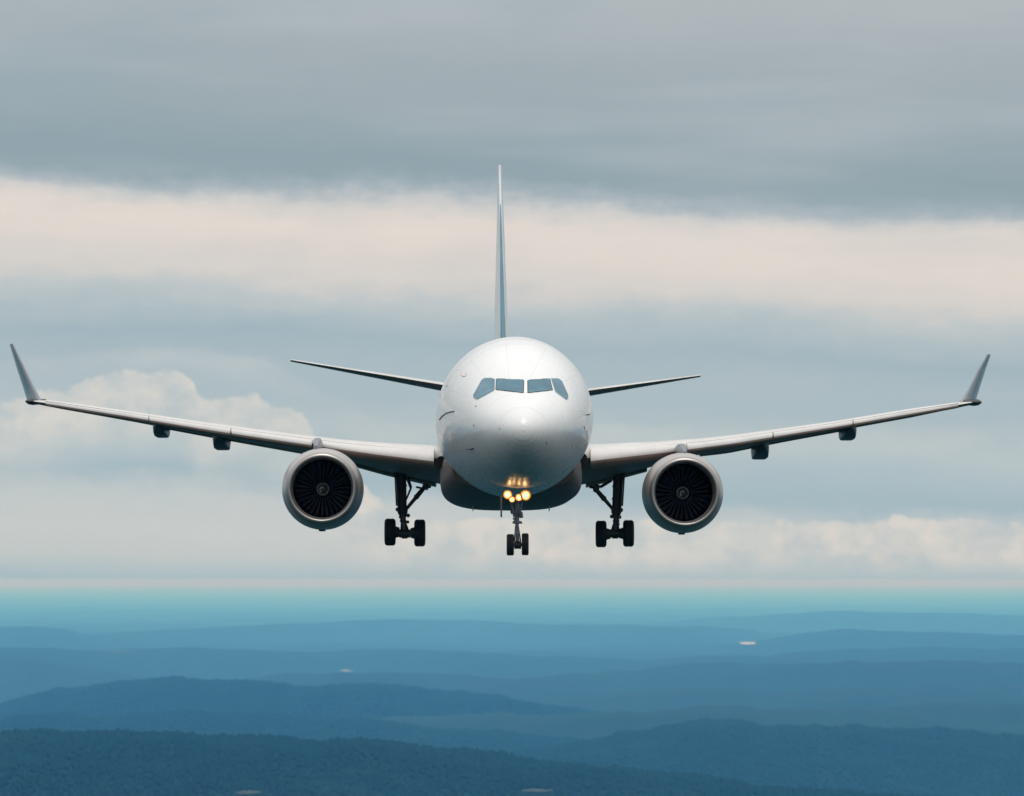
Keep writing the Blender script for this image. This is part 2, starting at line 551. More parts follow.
RID = [
    Ridge(5500, [(-700, 770), (-300, 748), (-100, 740), (0, 738), (40, 736), (85, 731), (105, 731), (130, 734), (200, 737), (260, 737), (330, 741), (400, 747), (460, 753), (520, 760),
                 (580, 768), (640, 775), (700, 782), (760, 788), (860, 797), (960, 806), (1150, 815)], 1500, 900, 9, 520),
    Ridge(8800, [(500, 752), (560, 742), (610, 733), (650, 727), (690, 722), (740, 720), (800, 723), (860, 727), (930, 732), (1024, 736), (1200, 742), (1500, 752)], 1400, 900, 8, 620),
    Ridge(12300, [(-600, 720), (-200, 716), (0, 711), (30, 700), (60, 690), (100, 684), (140, 681), (200, 680), (250, 681), (300, 683), (360, 685), (400, 686), (450, 690), (512, 697),
                  (560, 703), (590, 709), (640, 716), (700, 722)], 1700, 1200, 8, 800),
    Ridge(15000, [(430, 694), (512, 681), (532, 675), (543, 669), (556, 674), (580, 676), (610, 676), (640, 673), (700, 668), (760, 664), (850, 661), (940, 661), (1024, 662),
                  (1200, 664), (1500, 676)], 1700, 1300, 8, 900),
    Ridge(15700, [(200, 690), (250, 680), (275, 674), (300, 669), (330, 673), (365, 673), (395, 670), (420, 669), (460, 673), (512, 680), (570, 688)], 1300, 1100, 6, 800),
    Ridge(17200, [(-700, 676), (-300, 662), (-60, 659), (0, 660), (40, 660), (90, 664), (140, 671), (200, 682)], 1500, 1200, 6, 900),
    Ridge(24800, [(540, 652), (600, 648), (700, 646), (745, 645), (770, 640), (795, 634), (820, 630), (850, 629), (900, 631), (960, 633), (1024, 634), (1200, 637), (1500, 650)], 2200, 1800, 8, 1300),
    Ridge(26500, [(-800, 640), (-300, 633), (-40, 629), (15, 628), (50, 631), (90, 635), (150, 643), (220, 650)], 2000, 1600, 6, 1300),
    Ridge(39000, [(560, 628), (640, 624), (720, 618), (790, 613), (850, 609.5), (890, 613), (920, 615), (968, 612), (1024, 616), (1150, 618), (1400, 626)], 3000, 2500, 8, 1800),
    Ridge(9800, [(-500, 742), (-100, 728), (60, 722), (180, 719), (300, 723), (420, 729), (520, 736), (620, 746)], 1500, 1300, 9, 560),
    Ridge(10900, [(300, 728), (420, 718), (540, 711), (640, 705), (720, 702), (820, 706), (920, 708), (1024, 704), (1300, 706), (1600, 730)], 1500, 1300, 9, 640),
    Ridge(13300, [(520, 706), (600, 697), (680, 691), (780, 690), (880, 686), (1024, 688), (1200, 686), (1500, 704)], 1700, 1400, 8, 700),
    Ridge(19500, [(-500, 660), (-100, 650), (40, 648), (180, 651), (320, 655), (460, 652), (600, 657), (760, 664)], 1900, 1600, 7, 1000),
    Ridge(19800, [(560, 664), (680, 655), (800, 650), (900, 647), (1024, 649), (1300, 648), (1500, 664)], 1900, 1600, 7, 1000),
    Ridge(31000, [(100, 632), (260, 624), (400, 621), (520, 624), (640, 622), (760, 630)], 2600, 2200, 7, 1500),
]
for r, (nx, ny) in zip(RID, [(420, 150), (380, 120), (380, 120), (360, 100), (220, 80), (220, 80), (300, 80), (220, 70), (260, 60), (300, 90), (300, 90), (280, 80), (280, 70), (240, 70), (240, 60)]):
    r.mesh(nx, ny)

# forest canopy on the three nearest hills: crowns nobody could count
ico = bmesh.new()
bmesh.ops.create_icosphere(ico, subdivisions=1, radius=1.0)
IV = np.array([v.co[:] for v in ico.verts])
IF = np.array([[v.index for v in f.verts] for f in ico.faces])
ico.free()


CLEAR = [(250, 794, 16, 1.8), (537, 792, 18, 1.6)]


def forest(r, n, y0, y1, size, x0, x1):
    x = rng.uniform(x0, x1, n)
    y = r.line(x) + rng.uniform(y0, y1, n)
    keep = nz(x, y, 420.0, 3) + rng.normal(0, 0.35, n) > -1.9
    z = r.z(x, y)
    ppx, ppy = 512 + F * x / y, HOR + F * (H - z) / y
    for qx, qy, qw, qh in CLEAR:                # leave the open fields free of trees
        keep &= ((ppx - qx) / qw) ** 2 + ((ppy - 2 - qy) / (qh + 4)) ** 2 > 1
    x, y = x[keep], y[keep]
    z = r.z(x, y)
    ok = z > -4
    x, y, z = x[ok], y[ok], z[ok]
    k = len(x)
    s = size * rng.uniform(0.55, 1.25, k)
    hgt = s * rng.uniform(0.9, 1.7, k)
    V = np.repeat(IV[None], k, 0) * (1 + rng.normal(0, 0.16, (k, 12, 1)))
    a = rng.uniform(0, 2 * np.pi, k)
    ca, sa = np.cos(a)[:, None], np.sin(a)[:, None]
    P = np.stack([x[:, None] + s[:, None] * (V[..., 0] * ca - V[..., 1] * sa), y[:, None] + s[:, None] * (V[..., 0] * sa + V[..., 1] * ca),
                  z[:, None] + hgt[:, None] * (V[..., 2] + 0.55)], -1).reshape(-1, 3)
    Fc = (IF[None] + (np.arange(k) * 12)[:, None, None]).reshape(-1, 3)
    me = bpy.data.meshes.new('forest')
    me.vertices.add(len(P))
    me.vertices.foreach_set('co', P.astype(np.float32).ravel())
    me.loops.add(Fc.size)
    me.loops.foreach_set('vertex_index', Fc.astype(np.int32).ravel())
    me.polygons.add(len(Fc))
    me.polygons.foreach_set('loop_start', np.arange(0, Fc.size, 3, dtype=np.int32))
    me.polygons.foreach_set('loop_total', np.full(len(Fc), 3, dtype=np.int32))
    me.update(calc_edges=True)
    me.validate()
    o = link('forest', me, M_tree, None, True)
    o['kind'] = 'stuff'


forest(RID[0], 90000, -1100, 120, 2.7, -1300, 900)
forest(RID[1], 60000, -1150, 110, 3.0, 0, 1500)
forest(RID[9], 40000, -1000, 110, 3.2, -1500, 450)
forest(RID[2], 50000, -1200, 110, 3.6, -1900, 550)


def land_z(x, y):
    z = ground_z(x, y)
    for r in RID:
        inx = (x > r.px[0]) & (x < r.px[-1])
        z = np.where(inx, np.maximum(z, r.z(x, y)), z)
    return z


YY = np.geomspace(3500, 60000, 5000)


def on_land(px, py):
    """where a measurement on the photograph falls on the land"""
    a = at(px, py, 1000.0)
    x, zz = a.x / 1000.0 * YY, H + (a.z - H) / 1000.0 * YY
    hit = np.nonzero(zz <= land_z(x, YY))[0]
    k = hit[0] if len(hit) else len(YY) - 1
    return Vector((x[k], YY[k], zz[k]))


def patch_land(name, px, py, w, h, m, lift, seed):
    """an uneven piece of open ground or water lying on the land"""
    r = random.Random(seed)
    n = 26
    k = [1 + r.uniform(-0.3, 0.2) for _ in range(n)]
    vs, fs = [on_land(px, py)], []
    for q in (0.5, 1.0):
        for i in range(n):
            a = 2 * math.pi * i / n
            vs.append(on_land(px + w * q * k[i] * math.cos(a), py - h * q * k[i] * math.sin(a)))
    for i in range(n):
        j = (i + 1) % n
        fs += [(0, 1 + i, 1 + j), (1 + i, 1 + n + i, 1 + n + j, 1 + j)]
    vs = [v + Vector((0, 0, lift)) for v in vs]
    o = MB().add(vs, fs).build(name, m, None, 80)
    o['kind'] = 'structure'


PATCH = [('quarry', 748, 643.6, 9, 1.2, 'q', 3.0, 3), ('lake', 10, 708.5, 11, 1.3, 'w', 3.0, 5), ('field', 346, 671.5, 7, 0.9, 'p', 4.0, 8),
         ('field', 118, 652, 18, 0.7, 'f', 4.0, 9), ('field', 250, 794, 15, 1.8, 'f', 2.0, 11), ('field', 537, 792, 17, 1.6, 'f', 2.0, 12)]
for nm, px, py, w, h, mk, lift, seed in PATCH:
    patch_land(nm, px, py, w, h, {'q': M_quarry, 'w': M_water, 'f': M_field, 'p': M_bare}[mk], lift, seed)


# ------------------------------------------------------------------ air: one even box of haze round camera, aircraft and land
hz = MB()
zb, zt = -140.0, H + 17.0
hz.box((0, 77500, (zb + zt) / 2), 382000, 459000, zt - zb)
ho = hz.build('haze', None, None)
hm = bpy.data.materials.new('haze_air')
hm.use_nodes = True
ht = hm.node_tree
ht.nodes.clear()
pv = nd(ht, 'ShaderNodeVolumePrincipled')
pv.inputs['Color'].default_value = (0.125, 0.485, 1.0, 1)
pv.inputs['Absorption Color'].default_value = (1.0, 1.0, 1.0, 1)
pv.inputs['Density'].default_value = 0.000055
pv.inputs['Anisotropy'].default_value = 0.1
hout = nd(ht, 'ShaderNodeOutputMaterial')
ht.links.new(pv.outputs[0], hout.inputs['Volume'])
ho.data.materials.append(hm)
ho['kind'] = 'stuff'

# ================================================================== the airliner
Y0 = 100.0                                    # distance of the nose tip from the camera (m)
AZ = at(512, 415, 106.5).z                    # height of the fuselage axis
root = bpy.data.objects.new('airliner', None)
COL.objects.link(root)
root.empty_display_size = 2.0
root['label'] = 'white twin-engine airliner flying head-on with landing gear down and nose lights lit'
root['category'] = 'airplane'


def interp(x, xs, vs):
    return float(np.interp(x, xs, vs))


# station, half width, top, bottom, height of the widest line (relative to the axis)
FUS = np.array([
    (0.00, 0.00, -0.60, -0.60, -0.60), (0.02, 0.13, -0.48, -0.73, -0.60), (0.06, 0.23, -0.385, -0.83, -0.595), (0.14, 0.345, -0.27, -0.945, -0.59), (0.25, 0.455, -0.165, -1.05, -0.58),
    (0.40, 0.57, -0.05, -1.155, -0.565), (0.65, 0.725, 0.095, -1.285, -0.54), (1.00, 0.905, 0.245, -1.42, -0.50), (1.30, 1.035, 0.385, -1.51, -0.46), (1.65, 1.17, 0.60, -1.60, -0.42),
    (2.00, 1.285, 0.82, -1.67, -0.38), (2.50, 1.425, 1.08, -1.75, -0.33), (3.0, 1.535, 1.28, -1.815, -0.29), (3.6, 1.64, 1.475, -1.87, -0.24), (4.2, 1.725, 1.635, -1.915, -0.20),
    (5.0, 1.81, 1.80, -1.96, -0.16), (6.0, 1.865, 1.93, -1.99, -0.12), (7.0, 1.89, 1.975, -2.0, -0.10), (9.0, 1.90, 1.98, -2.0, -0.10), (22.0, 1.90, 1.98, -2.0, -0.10), (25.0, 1.83, 1.98, -1.72, -0.02),
    (28.0, 1.56, 1.95, -1.02, 0.30), (31.0, 1.12, 1.84, -0.22, 0.75), (33.5, 0.70, 1.68, 0.42, 1.05), (35.3, 0.40, 1.52, 0.78, 1.15), (36.2, 0.20, 1.42, 0.98, 1.2), (36.35, 0.05, 1.3, 1.15, 1.22)])
AXS = ([0, 1.5, 4.0, 7.0, 17.0, 36.4], [0.262, 0.262, 0.16, 0.045, -0.08, -0.36])


FUS[:, 1] *= 1 + 0.035 * np.clip(FUS[:, 0] / 4.0, 0, 1)


def section(s):
    return [interp(s, FUS[:, 0], FUS[:, k]) for k in range(1, 5)]


def axis_x(s):
    return interp(s, *AXS)


def fus_ring(s, n=72, grow=0.0):
    w, t, bt, m = section(s)
    cx = axis_x(s)
    out = []
    for k in range(n):
        a = 2 * math.pi * k / n
        ca, sa = math.cos(a), math.sin(a)
        r = (t - m) if sa >= 0 else (m - bt)
        out.append(Vector((cx + (w + grow) * ca, Y0 + s, AZ + m + (r + grow) * sa)))
    return out


def inside(p):
    s = p.y - Y0
    if s <= 0:
        return False
    w, t, bt, m = section(s)
    x = (p.x - axis_x(s)) / max(w, 1e-4)
    z = p.z - AZ - m
    z = z / max((t - m) if z >= 0 else (m - bt), 1e-4)
    return x * x + z * z < 1


def trace(px, py):
    """first point of the skin on the line of sight of a measurement"""
    a, bb = 0.0, None
    s = 0.0
    while s < 9:
        if inside(at(px, py, Y0 + s)):
            bb = s
            break
        a = s
        s += 0.03
    if bb is None:
        bb = 7.0
        return at(px, py, Y0 + bb)
    for _ in range(24):
        m = (a + bb) / 2
        if inside(at(px, py, Y0 + m)):
            bb = m
        else:
            a = m
    return at(px, py, Y0 + bb)


def skin(px, py):
    p = trace(px, py)
    q, r = trace(px + 1.2, py), trace(px, py - 1.2)
    n = (r - p).cross(q - p).normalized()
    if n.y > 0:
        n = -n
    return p, n


S_RAD = 0.40
st_list = [S_RAD + 0.012] + [s for s in np.concatenate([np.linspace(0.5, 3.0, 26), np.linspace(3.2, 9, 30), np.linspace(10, 22, 13), np.linspace(22.5, 36.35, 32)])]
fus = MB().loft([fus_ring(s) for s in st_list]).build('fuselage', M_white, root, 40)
rad = [0.0005] + list(np.linspace(0.0, 1, 24)[1:] ** 2 * S_RAD)
MB().loft([fus_ring(s, grow=0.003) for s in rad]).build('radome', M_white, fus, 60)

# cockpit windows: panes and their frames lie on the skin
WIN = {
    'windshield_left': [(497.2, 378.8), (523.3, 380.0), (523.0, 392.8), (496.4, 389.8)],
    'windshield_right': [(528.2, 380.2), (549.2, 378.9), (552.0, 390.2), (528.2, 392.8)],
    'side_left': [(494.8, 378.6), (485.8, 378.0), (482.0, 380.0), (473.6, 395.2), (474.6, 398.4), (477.4, 399.3), (494.2, 390.3)],
    'side_right': [(551.2, 378.6), (557.8, 378.5), (561.6, 381.2), (567.6, 394.6), (567.8, 398.0), (566.2, 399.6), (555.6, 391.6)],
}


def poly_grid(poly, nr=16, nc=16):
    y0, y1 = min(p[1] for p in poly), max(p[1] for p in poly)
    rows = []
    for i in range(nr + 1):
        y = y0 + (y1 - y0) * (0.02 + 0.96 * i / nr)
        xs = []
        for (ax, ay), (bx, by) in zip(poly, poly[1:] + poly[:1]):
            if (ay <= y < by) or (by <= y < ay):
                xs.append(ax + (bx - ax) * (y - ay) / (by - ay))
        xs = [min(xs), max(xs)]
        rows.append([(xs[0] + (xs[1] - xs[0]) * j / nc, y) for j in range(nc + 1)])
    return rows


def grown(poly, d):
    cx = sum(p[0] for p in poly) / len(poly)
    cy = sum(p[1] for p in poly) / len(poly)
    out = []
    for x, y in poly:
        l = math.hypot(x - cx, y - cy)
        out.append((x + (x - cx) / l * d, y + (y - cy) / l * d))
    return out


def skin_patch(name, poly, off, thick, m, parent, nr=16, nc=16):
    g = poly_grid(poly, nr, nc)
    top, bot = [], []
    for row in g:
        for x, y in row:
            p, n = skin(x, y)
            top.append(p + n * off)
            bot.append(p + n * (off - thick))
    w = nc + 1
    N = len(top)
    fs = []
    for i in range(nr):
        for j in range(nc):
            a = i * w + j
            fs += [(a, a + 1, a + w + 1, a + w), (N + a, N + a + w, N + a + w + 1, N + a + 1)]
    rim = [j for j in range(w)] + [i * w + nc for i in range(1, nr + 1)] + [nr * w + j for j in range(nc - 1, -1, -1)] + [i * w for i in range(nr - 1, 0, -1)]
    for a, bq in zip(rim, rim[1:] + rim[:1]):
        fs.append((a, bq, N + bq, N + a))
    return MB().add(top + bot, fs).build(name, m, parent, 40)


for key, poly in WIN.items():
    front = key.startswith('windshield')
    nm = 'windshield' if front else 'cockpit_side_window'
    pane = skin_patch(nm, poly, 0.012, 0.03, M_glass, fus)
    skin_patch('window_frame', grown(poly, 1.0 if front else 0.8), 0.006, 0.03, M_seal if front else M_sill, fus)

# wipers, probes and static ports
for x, y, r in ((476, 406.2, 0.02), (474, 425.3, 0.022), (473.8, 438.8, 0.014), (447, 386, 0.022), (546.5, 443, 0.02), (584.5, 427.5, 0.03), (500, 428.5, 0.014), (473.5, 448.3, 0.02)):
    p, n = skin(x, y)
    MB().tube(p - n * 0.01, p + n * 0.012, r, r * 0.8, 12).build('static_port', M_port, fus)
for pts in ([(472.6, 448.6), (468, 448.4)], [(588.2, 414.6), (585.2, 414.6)]):
    q = [skin(*p) for p in pts]
    mb = MB()
    for (p, n), (p2, n2) in zip(q, q[1:]):
        mb.tube(p + n * 0.03, p2 + n2 * 0.05, 0.018, 0.01, 8)
    mb.tube(q[0][0] - q[0][1] * 0.01, q[0][0] + q[0][1] * 0.035, 0.016, 0.016, 8)
    mb.build('pitot_probe', M_port, fus)
# dark rim of the forward door seen edge-on
q = [skin(*p) for p in ((454.2, 411.4), (450.5, 411.9), (446.5, 413.2), (443.2, 415.4), (441.0, 417.6), (439.8, 419.6))]
mb = MB()
for (p, n), (p2, n2) in zip(q, q[1:]):
    mb.tube(p + n * 0.004, p2 + n2 * 0.004, 0.016, 0.016, 8)
mb.build('door_seal', M_port, fus)
# small faded mark on the skin
q = [skin(464 + 2.6 * math.sin(a), 374 - 2.4 * math.cos(a)) for a in np.linspace(math.radians(40), math.radians(320), 16)]
mb = MB()
for (p, n), (p2, n2) in zip(q, q[1:]):
    mb.tube(p - n * 0.006, p2 - n2 * 0.006, 0.018, 0.018, 8)
mb.build('emblem', M_emblem, fus)
# blade aerials
p = Vector((axis_x(7.5) + 0.14, Y0 + 7.5, AZ + 1.96))
for s in (7.5, 14.0):
    MB().loft([[Vector((axis_x(s) + 0.12 + dxx * k, Y0 + s + 0.2 * h + dyy, AZ + 1.955 + 0.13 * h)) for dxx, dyy in ((0, -0.18), (0.02, 0), (0, 0.2), (-0.02, 0))] for h, k in ((0, 1), (1, 0.5))]).build('blade_antenna', M_white, fus)

# wing-to-body fairing
def fair_ring(s, n=64):
    k = interp(s, [8.2, 9, 10, 11.5, 13, 19, 22, 24.5], [0, 0.3, 0.6, 0.87, 1, 1, 0.6, 0])
    w = 1.55 + 0.33 * k
    zt, zb = -0.55, -1.8 - 0.385 * k
    zc, cx = (zt + zb) / 2, axis_x(s) + 0.0
    out = []
    for i in range(n):
        a = 2 * math.pi * i / n
        ca, sa = math.cos(a), math.sin(a)
        e = 2 / 3.1
        out.append(Vector((cx + w * math.copysign(abs(ca) ** e, ca), Y0 + s, AZ + zc + (zt - zb) / 2 * math.copysign(abs(sa) ** e, sa))))
    return out


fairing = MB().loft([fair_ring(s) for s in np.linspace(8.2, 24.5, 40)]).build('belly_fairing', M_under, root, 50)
for x, y in ((473, 507), (549.2, 507)):
    p = at(x, y, 113.4)
    MB().loft([[p + Vector((dxx * k, dyy * k, -0.17 * h + 0.06)) for dxx, dyy in ((0, -0.1), (0.022, 0), (0, 0.12), (-0.022, 0))] for h, k in ((0, 1), (1, 0.6))]).build('drain_mast', M_port, fairing)


# ------------------------------------------------------------------ wings
def foil(nc=22):
    """(chord fraction, relative height): upper from tail to nose, lower from nose to tail"""
    cs = [0.5 - 0.5 * math.cos(math.pi * i / nc) for i in range(nc + 1)]
    def th(c):
        return (0.2969 * math.sqrt(c) - 0.126 * c - 0.3516 * c * c + 0.2843 * c ** 3 - 0.1036 * c ** 4) / 0.1
    return [(c, 0.5 * th(c)) for c in reversed(cs)], [(c, -0.5 * th(c)) for c in cs[1:-1]]


UP, LO = foil()


class Wing:
    def __init__(self, rows):
        """rows: column of leading edge, row of upper outline, row where the nose turns dark, row of lower outline, distance of leading and trailing edge"""
        self.st = []
        self.cols = [r[0] for r in rows]
        for px, yt, yb, yl, yle, yte in rows:
            le = at(px, yt + 0.60 * (yb - yt), yle)
            te_z = at(px, yl, yte).z
            te = Vector((le.x, yte, te_z))
            crest_y = yle + 0.3 * (yte - yle)
            zc = at(px, yt, crest_y).z
            ch = le.z + 0.3 * (te.z - le.z)
            up = max(zc - ch, 0.06)
            lo = max(0.62 * (le.z - at(px, yb, yle).z) + 0.25 * up, 0.05)
            self.st.append((le, te, up, lo))
        self.xs = [s[0].x for s in self.st]

    def station(self, x):
        k = sorted(range(len(self.xs)), key=lambda i: self.xs[i])
        xs = [self.xs[i] for i in k]
        g = lambda f: interp(x, xs, [f(self.st[i]) for i in k])
        le = Vector((x, g(lambda s: s[0].y), g(lambda s: s[0].z)))
        te = Vector((x, g(lambda s: s[1].y), g(lambda s: s[1].z)))
        return le, te, g(lambda s: s[2]), g(lambda s: s[3])

    def pt(self, x, c, upper, off=0.0):
        le, te, up, lo = self.station(x)
        th = (0.2969 * math.sqrt(max(c, 0)) - 0.126 * c - 0.3516 * c * c + 0.2843 * c ** 3 - 0.1036 * c ** 4) / 0.1 / 1.0
        h = th * up if upper else -th * lo
        p = le.lerp(te, c)
        return Vector((x, p.y, p.z + h + (off if upper else -off)))

    def ring(self, x, cut=1.0):
        out = []
        cs = [0.5 - 0.5 * math.cos(math.pi * i / 22) for i in range(23)]
        for c in reversed(cs):
            out.append(self.pt(x, c * cut, True))
        for c in cs[1:] if cut < 0.999 else cs[1:-1]:
            out.append(self.pt(x, c * cut, False))
        return out

    def slat_ring(self, x):
        le, te, up, lo = self.station(x)
        ch = te.y - le.y
        f, d, o = 0.035 * ch + 0.03, 0.012 * ch, 0.03
        outer = [self.pt(x, c, True, o) for c in (0.125, 0.105, 0.08, 0.055, 0.03, 0.014, 0.004)] + [self.pt(x, 0.0, True)] + [self.pt(x, c, False, o) for c in (0.004, 0.014, 0.03, 0.05)]
        inner = [self.pt(x, c, False, 0.004) for c in (0.05, 0.03)] + [self.pt(x, 0.02, True)] + [self.pt(x, c, True, 0.004) for c in (0.05, 0.08, 0.105, 0.125)]
        sh = Vector((0, -f, -d))
        return [p + sh for p in outer] + [p + sh * 0.9 for p in inner]

    def flap_ring(self, x, c0, drop):
        le, te, up, lo = self.station(x)
        a = le.lerp(te, c0)
        a.z -= 0.25 * lo + drop
        ch = te - a
        t0 = 0.10 * ch.length
        out = []
        cs = [0.5 - 0.5 * math.cos(math.pi * i / 8) for i in range(9)]
        f = lambda c: (0.2969 * math.sqrt(c) - 0.126 * c - 0.3516 * c * c + 0.2843 * c ** 3 - 0.1036 * c ** 4) / 0.1
        for c in reversed(cs):
            p = a + ch * c
            out.append(p + Vector((0, 0, f(c) * t0)))
        for c in cs[1:-1]:
            p = a + ch * c
            out.append(p + Vector((0, 0, -f(c) * t0 * 0.5)))
        return out


LEFT = Wing([(478, 448.5, 466.5, 489.5, 110.9, 119.6), (437, 447.5, 466, 485.5, 112.4, 119.6), (380, 444.0, 458.0, 472.5, 113.6, 119.6), (343, 440.6, 452.5, 462.0, 114.3, 119.6), (298, 435.0, 445.6, 452.5, 115.2, 120.0),
             (240, 427.5, 437, 442.4, 116.4, 120.4), (203, 422.4, 431.2, 435.8, 117.2, 120.8), (127, 411.2, 418.2, 421.6, 118.7, 121.5), (56, 401.4, 406.4, 408.9, 120.1, 122.1), (31, 399.6, 402.0, 403.2, 120.8, 122.3)])
RIGHT = Wing([(548, 447.5, 466.5, 489.5, 110.9, 119.6), (588, 446.4, 466, 485.5, 112.4, 119.6), (630, 444.0, 460.5, 474.5, 113.4, 119.6), (655, 442.6, 457.4, 467.6, 114.1, 119.6), (703, 438.8, 450.0, 454.5, 115.1, 119.9),
              (733, 435.6, 446.0, 451.6, 115.9, 120.2), (790, 427.8, 436.0, 440.4, 117.1, 120.7), (837, 421.2, 428.4, 431.8, 118.1, 121.2), (915, 408.4, 414.8, 417.6, 119.7, 122.0), (976, 400.2, 403.0, 404.0, 120.9, 122.4)])


def lower_shade(o, lim=-0.25):
    """underside shade put into the colour: downward faces get a darker material"""
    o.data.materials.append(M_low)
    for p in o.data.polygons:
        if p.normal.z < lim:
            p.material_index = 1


def build_wing(W_, sgn, tip_px, root_px, eng_px, spans_slat, winglet, canoes, recess):
    xt, xr = W_.st[-1][0].x, W_.st[0][0].x
    n = 60
    xs = [xr + (xt - xr) * i / n for i in range(n + 1)]
    pr = sorted(zip(W_.cols, W_.xs))
    X = lambda px: interp(px, [p[0] for p in pr], [p[1] for p in pr])
    w = MB().loft([W_.ring(x, 0.80) for x in xs]).build('wing', M_wing, root, 40)
    lower_shade(w)
    # leading-edge slats with gaps between them
    for a, bq in spans_slat:
        k = [X(a) + (X(bq) - X(a)) * i / 14 for i in range(15)]
        lower_shade(MB().loft([W_.slat_ring(x) for x in k]).build('slat', M_slat, w, 40), -0.12)
        mb = MB()
        gap = [W_.pt(x, 0.020, True, 0.032) + Vector((0, -0.10, -0.03)) for x in k]
        for p, q_ in zip(gap, gap[1:]):
            mb.tube(p, q_, 0.013, 0.013, 6)
        mb.build('slat_seam', M_seam, w, 60)
    # flaps and aileron along the trailing edge
    spans = [('flap', eng_px[0], eng_px[1], 0.74, 0.10), ('flap', eng_px[2], eng_px[3], 0.765, 0.04), ('aileron', eng_px[3] + sgn * 1.5, tip_px, 0.785, -0.01)]
    for nm, a, bq, c0, dr in spans:
        k = [X(a) + (X(bq) - X(a)) * i / 14 for i in range(15)]
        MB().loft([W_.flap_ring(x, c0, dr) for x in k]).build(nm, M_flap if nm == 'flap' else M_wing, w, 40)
    # blended winglet
    rings = []
    for h, cx, cy, yl, yt_, th, toe in winglet:
        c = at(cx, cy, (yl + yt_) / 2)
        ch = yt_ - yl
        d = Vector((math.sin(toe), math.cos(toe), 0))
        nrm = Vector((d.y, -d.x, 0)) * 1.0
        ring = []
        for cc, hh in UP + LO:
            ring.append(c + d * ((cc - 0.5) * ch) + nrm * (hh * th))
        rings.append(ring)
    MB().loft(rings).build('winglet', M_winglet, w, 50)
    # tip fairing that carries the winglet
    tip = W_.station(xt)
    a = W_.ring(xt * 0.995, 1.0)
    e = W_.ring(xt, 1.0)
    cz = sum(p.z for p in e) / len(e)
    a = [Vector((p.x - sgn * 0.3, p.y - 0.06, cz + 0.01 + (p.z - cz) * 1.1)) for p in a]
    e = [Vector((p.x, p.y - 0.06, cz - 0.01 + (p.z - cz) * 1.7)) for p in e]
    f = [Vector((xt + sgn * 0.12, p.y + 0.05, cz + (p.z - cz) * 0.8)) for p in e]
    g = [Vector((xt + sgn * 0.2, tip[0].y + 0.35 + (p.y - tip[0].y) * 0.75, tip[0].z + 0.01 + (p.z - tip[0].z) * 0.35)) for p in e]
    MB().loft([a, e, f, g]).build('wingtip_cap', M_port, w, 60)
    # flap-track canoes
    for (x0, x1, yt_, yb_, Yc) in canoes:
        pa, pb, pc = at(x0, yt_, Yc), at(x1, yt_, Yc), at(x0, yb_, Yc)
        cx, wd, hh = (pa.x + pb.x) / 2, abs(pb.x - pa.x) / 2, (pa.z - pc.z)
        zt = pa.z + 0.12
        rings = []
        for s, kw, kd in ((-1.1, 0.12, 0.25), (-0.95, 0.55, 0.55), (-0.6, 0.85, 0.85), (0.0, 1.0, 1.0), (0.8, 1.0, 1.03), (1.5, 0.8, 0.85), (2.1, 0.35, 0.4)):
            zb_ = zt - (hh + 0.12) * kd
            ring = []
            for i in range(28):
                t_ = 2 * math.pi * i / 28
                ca, sa = math.cos(t_), math.sin(t_)
                ring.append(Vector((cx + wd * kw * math.copysign(abs(ca) ** 0.3, ca) * (0.94 if sa < 0 else 1.0), Yc + s, (zt + zb_) / 2 + (zt - zb_) / 2 * math.copysign(abs(sa) ** 0.3, sa))))
            rings.append(ring)
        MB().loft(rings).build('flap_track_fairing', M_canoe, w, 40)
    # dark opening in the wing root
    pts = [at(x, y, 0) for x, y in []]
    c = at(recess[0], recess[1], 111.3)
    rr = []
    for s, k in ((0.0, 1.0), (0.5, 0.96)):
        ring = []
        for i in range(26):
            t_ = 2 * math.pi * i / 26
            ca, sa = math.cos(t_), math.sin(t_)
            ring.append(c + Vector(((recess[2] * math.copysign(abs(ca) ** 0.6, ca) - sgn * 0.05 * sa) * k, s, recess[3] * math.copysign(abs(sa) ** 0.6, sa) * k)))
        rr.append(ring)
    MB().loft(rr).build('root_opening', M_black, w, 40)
    # smooth fillet between wing nose and fuselage
    return w


wl = build_wing(LEFT, -1, 60, 437, (432, 347, 296, 150),
                [(434, 323), (312, 232), (230.7, 150), (149, 46)],
                [(0, 34, 402.2, 120.6, 122.4, 0.2, -0.33), (0.15, 32.2, 397.5, 120.9, 122.5, 0.19, -0.32), (0.4, 27.6, 386.0, 121.3, 122.7, 0.15, -0.30), (0.7, 19.5, 366.0, 121.9, 123.1, 0.12, -0.27), (1.0, 11.3, 344.4, 122.6, 123.4, 0.08, -0.22)],
                [(153.6, 167.4, 427.0, 436.6, 119.6), (213.0, 229.0, 437.5, 449.0, 119.2)], (440.5, 462, 0.125, 0.155))
wr = build_wing(RIGHT, 1, 945, 588, (590, 652, 706, 850),
                [(590.5, 677), (687, 772), (773.2, 852), (853, 958)],
                [(0, 968, 403.4, 120.7, 122.5, 0.2, 0.33), (0.15, 970, 399.0, 121.0, 122.6, 0.19, 0.32), (0.4, 974.4, 389.0, 121.4, 122.8, 0.15, 0.30), (0.7, 981.2, 372.0, 122.0, 123.2, 0.12, 0.27), (1.0, 989.0, 354.8, 122.7, 123.5, 0.08, 0.22)],
                [(841, 856, 430.5, 439.3, 119.6), (752.5, 769.0, 447.0, 458.4, 119.2)], (583.6, 459.5, 0.105, 0.165))

# ------------------------------------------------------------------ engines
AX = Vector((-0.019, 1, 0.004)).normalized()


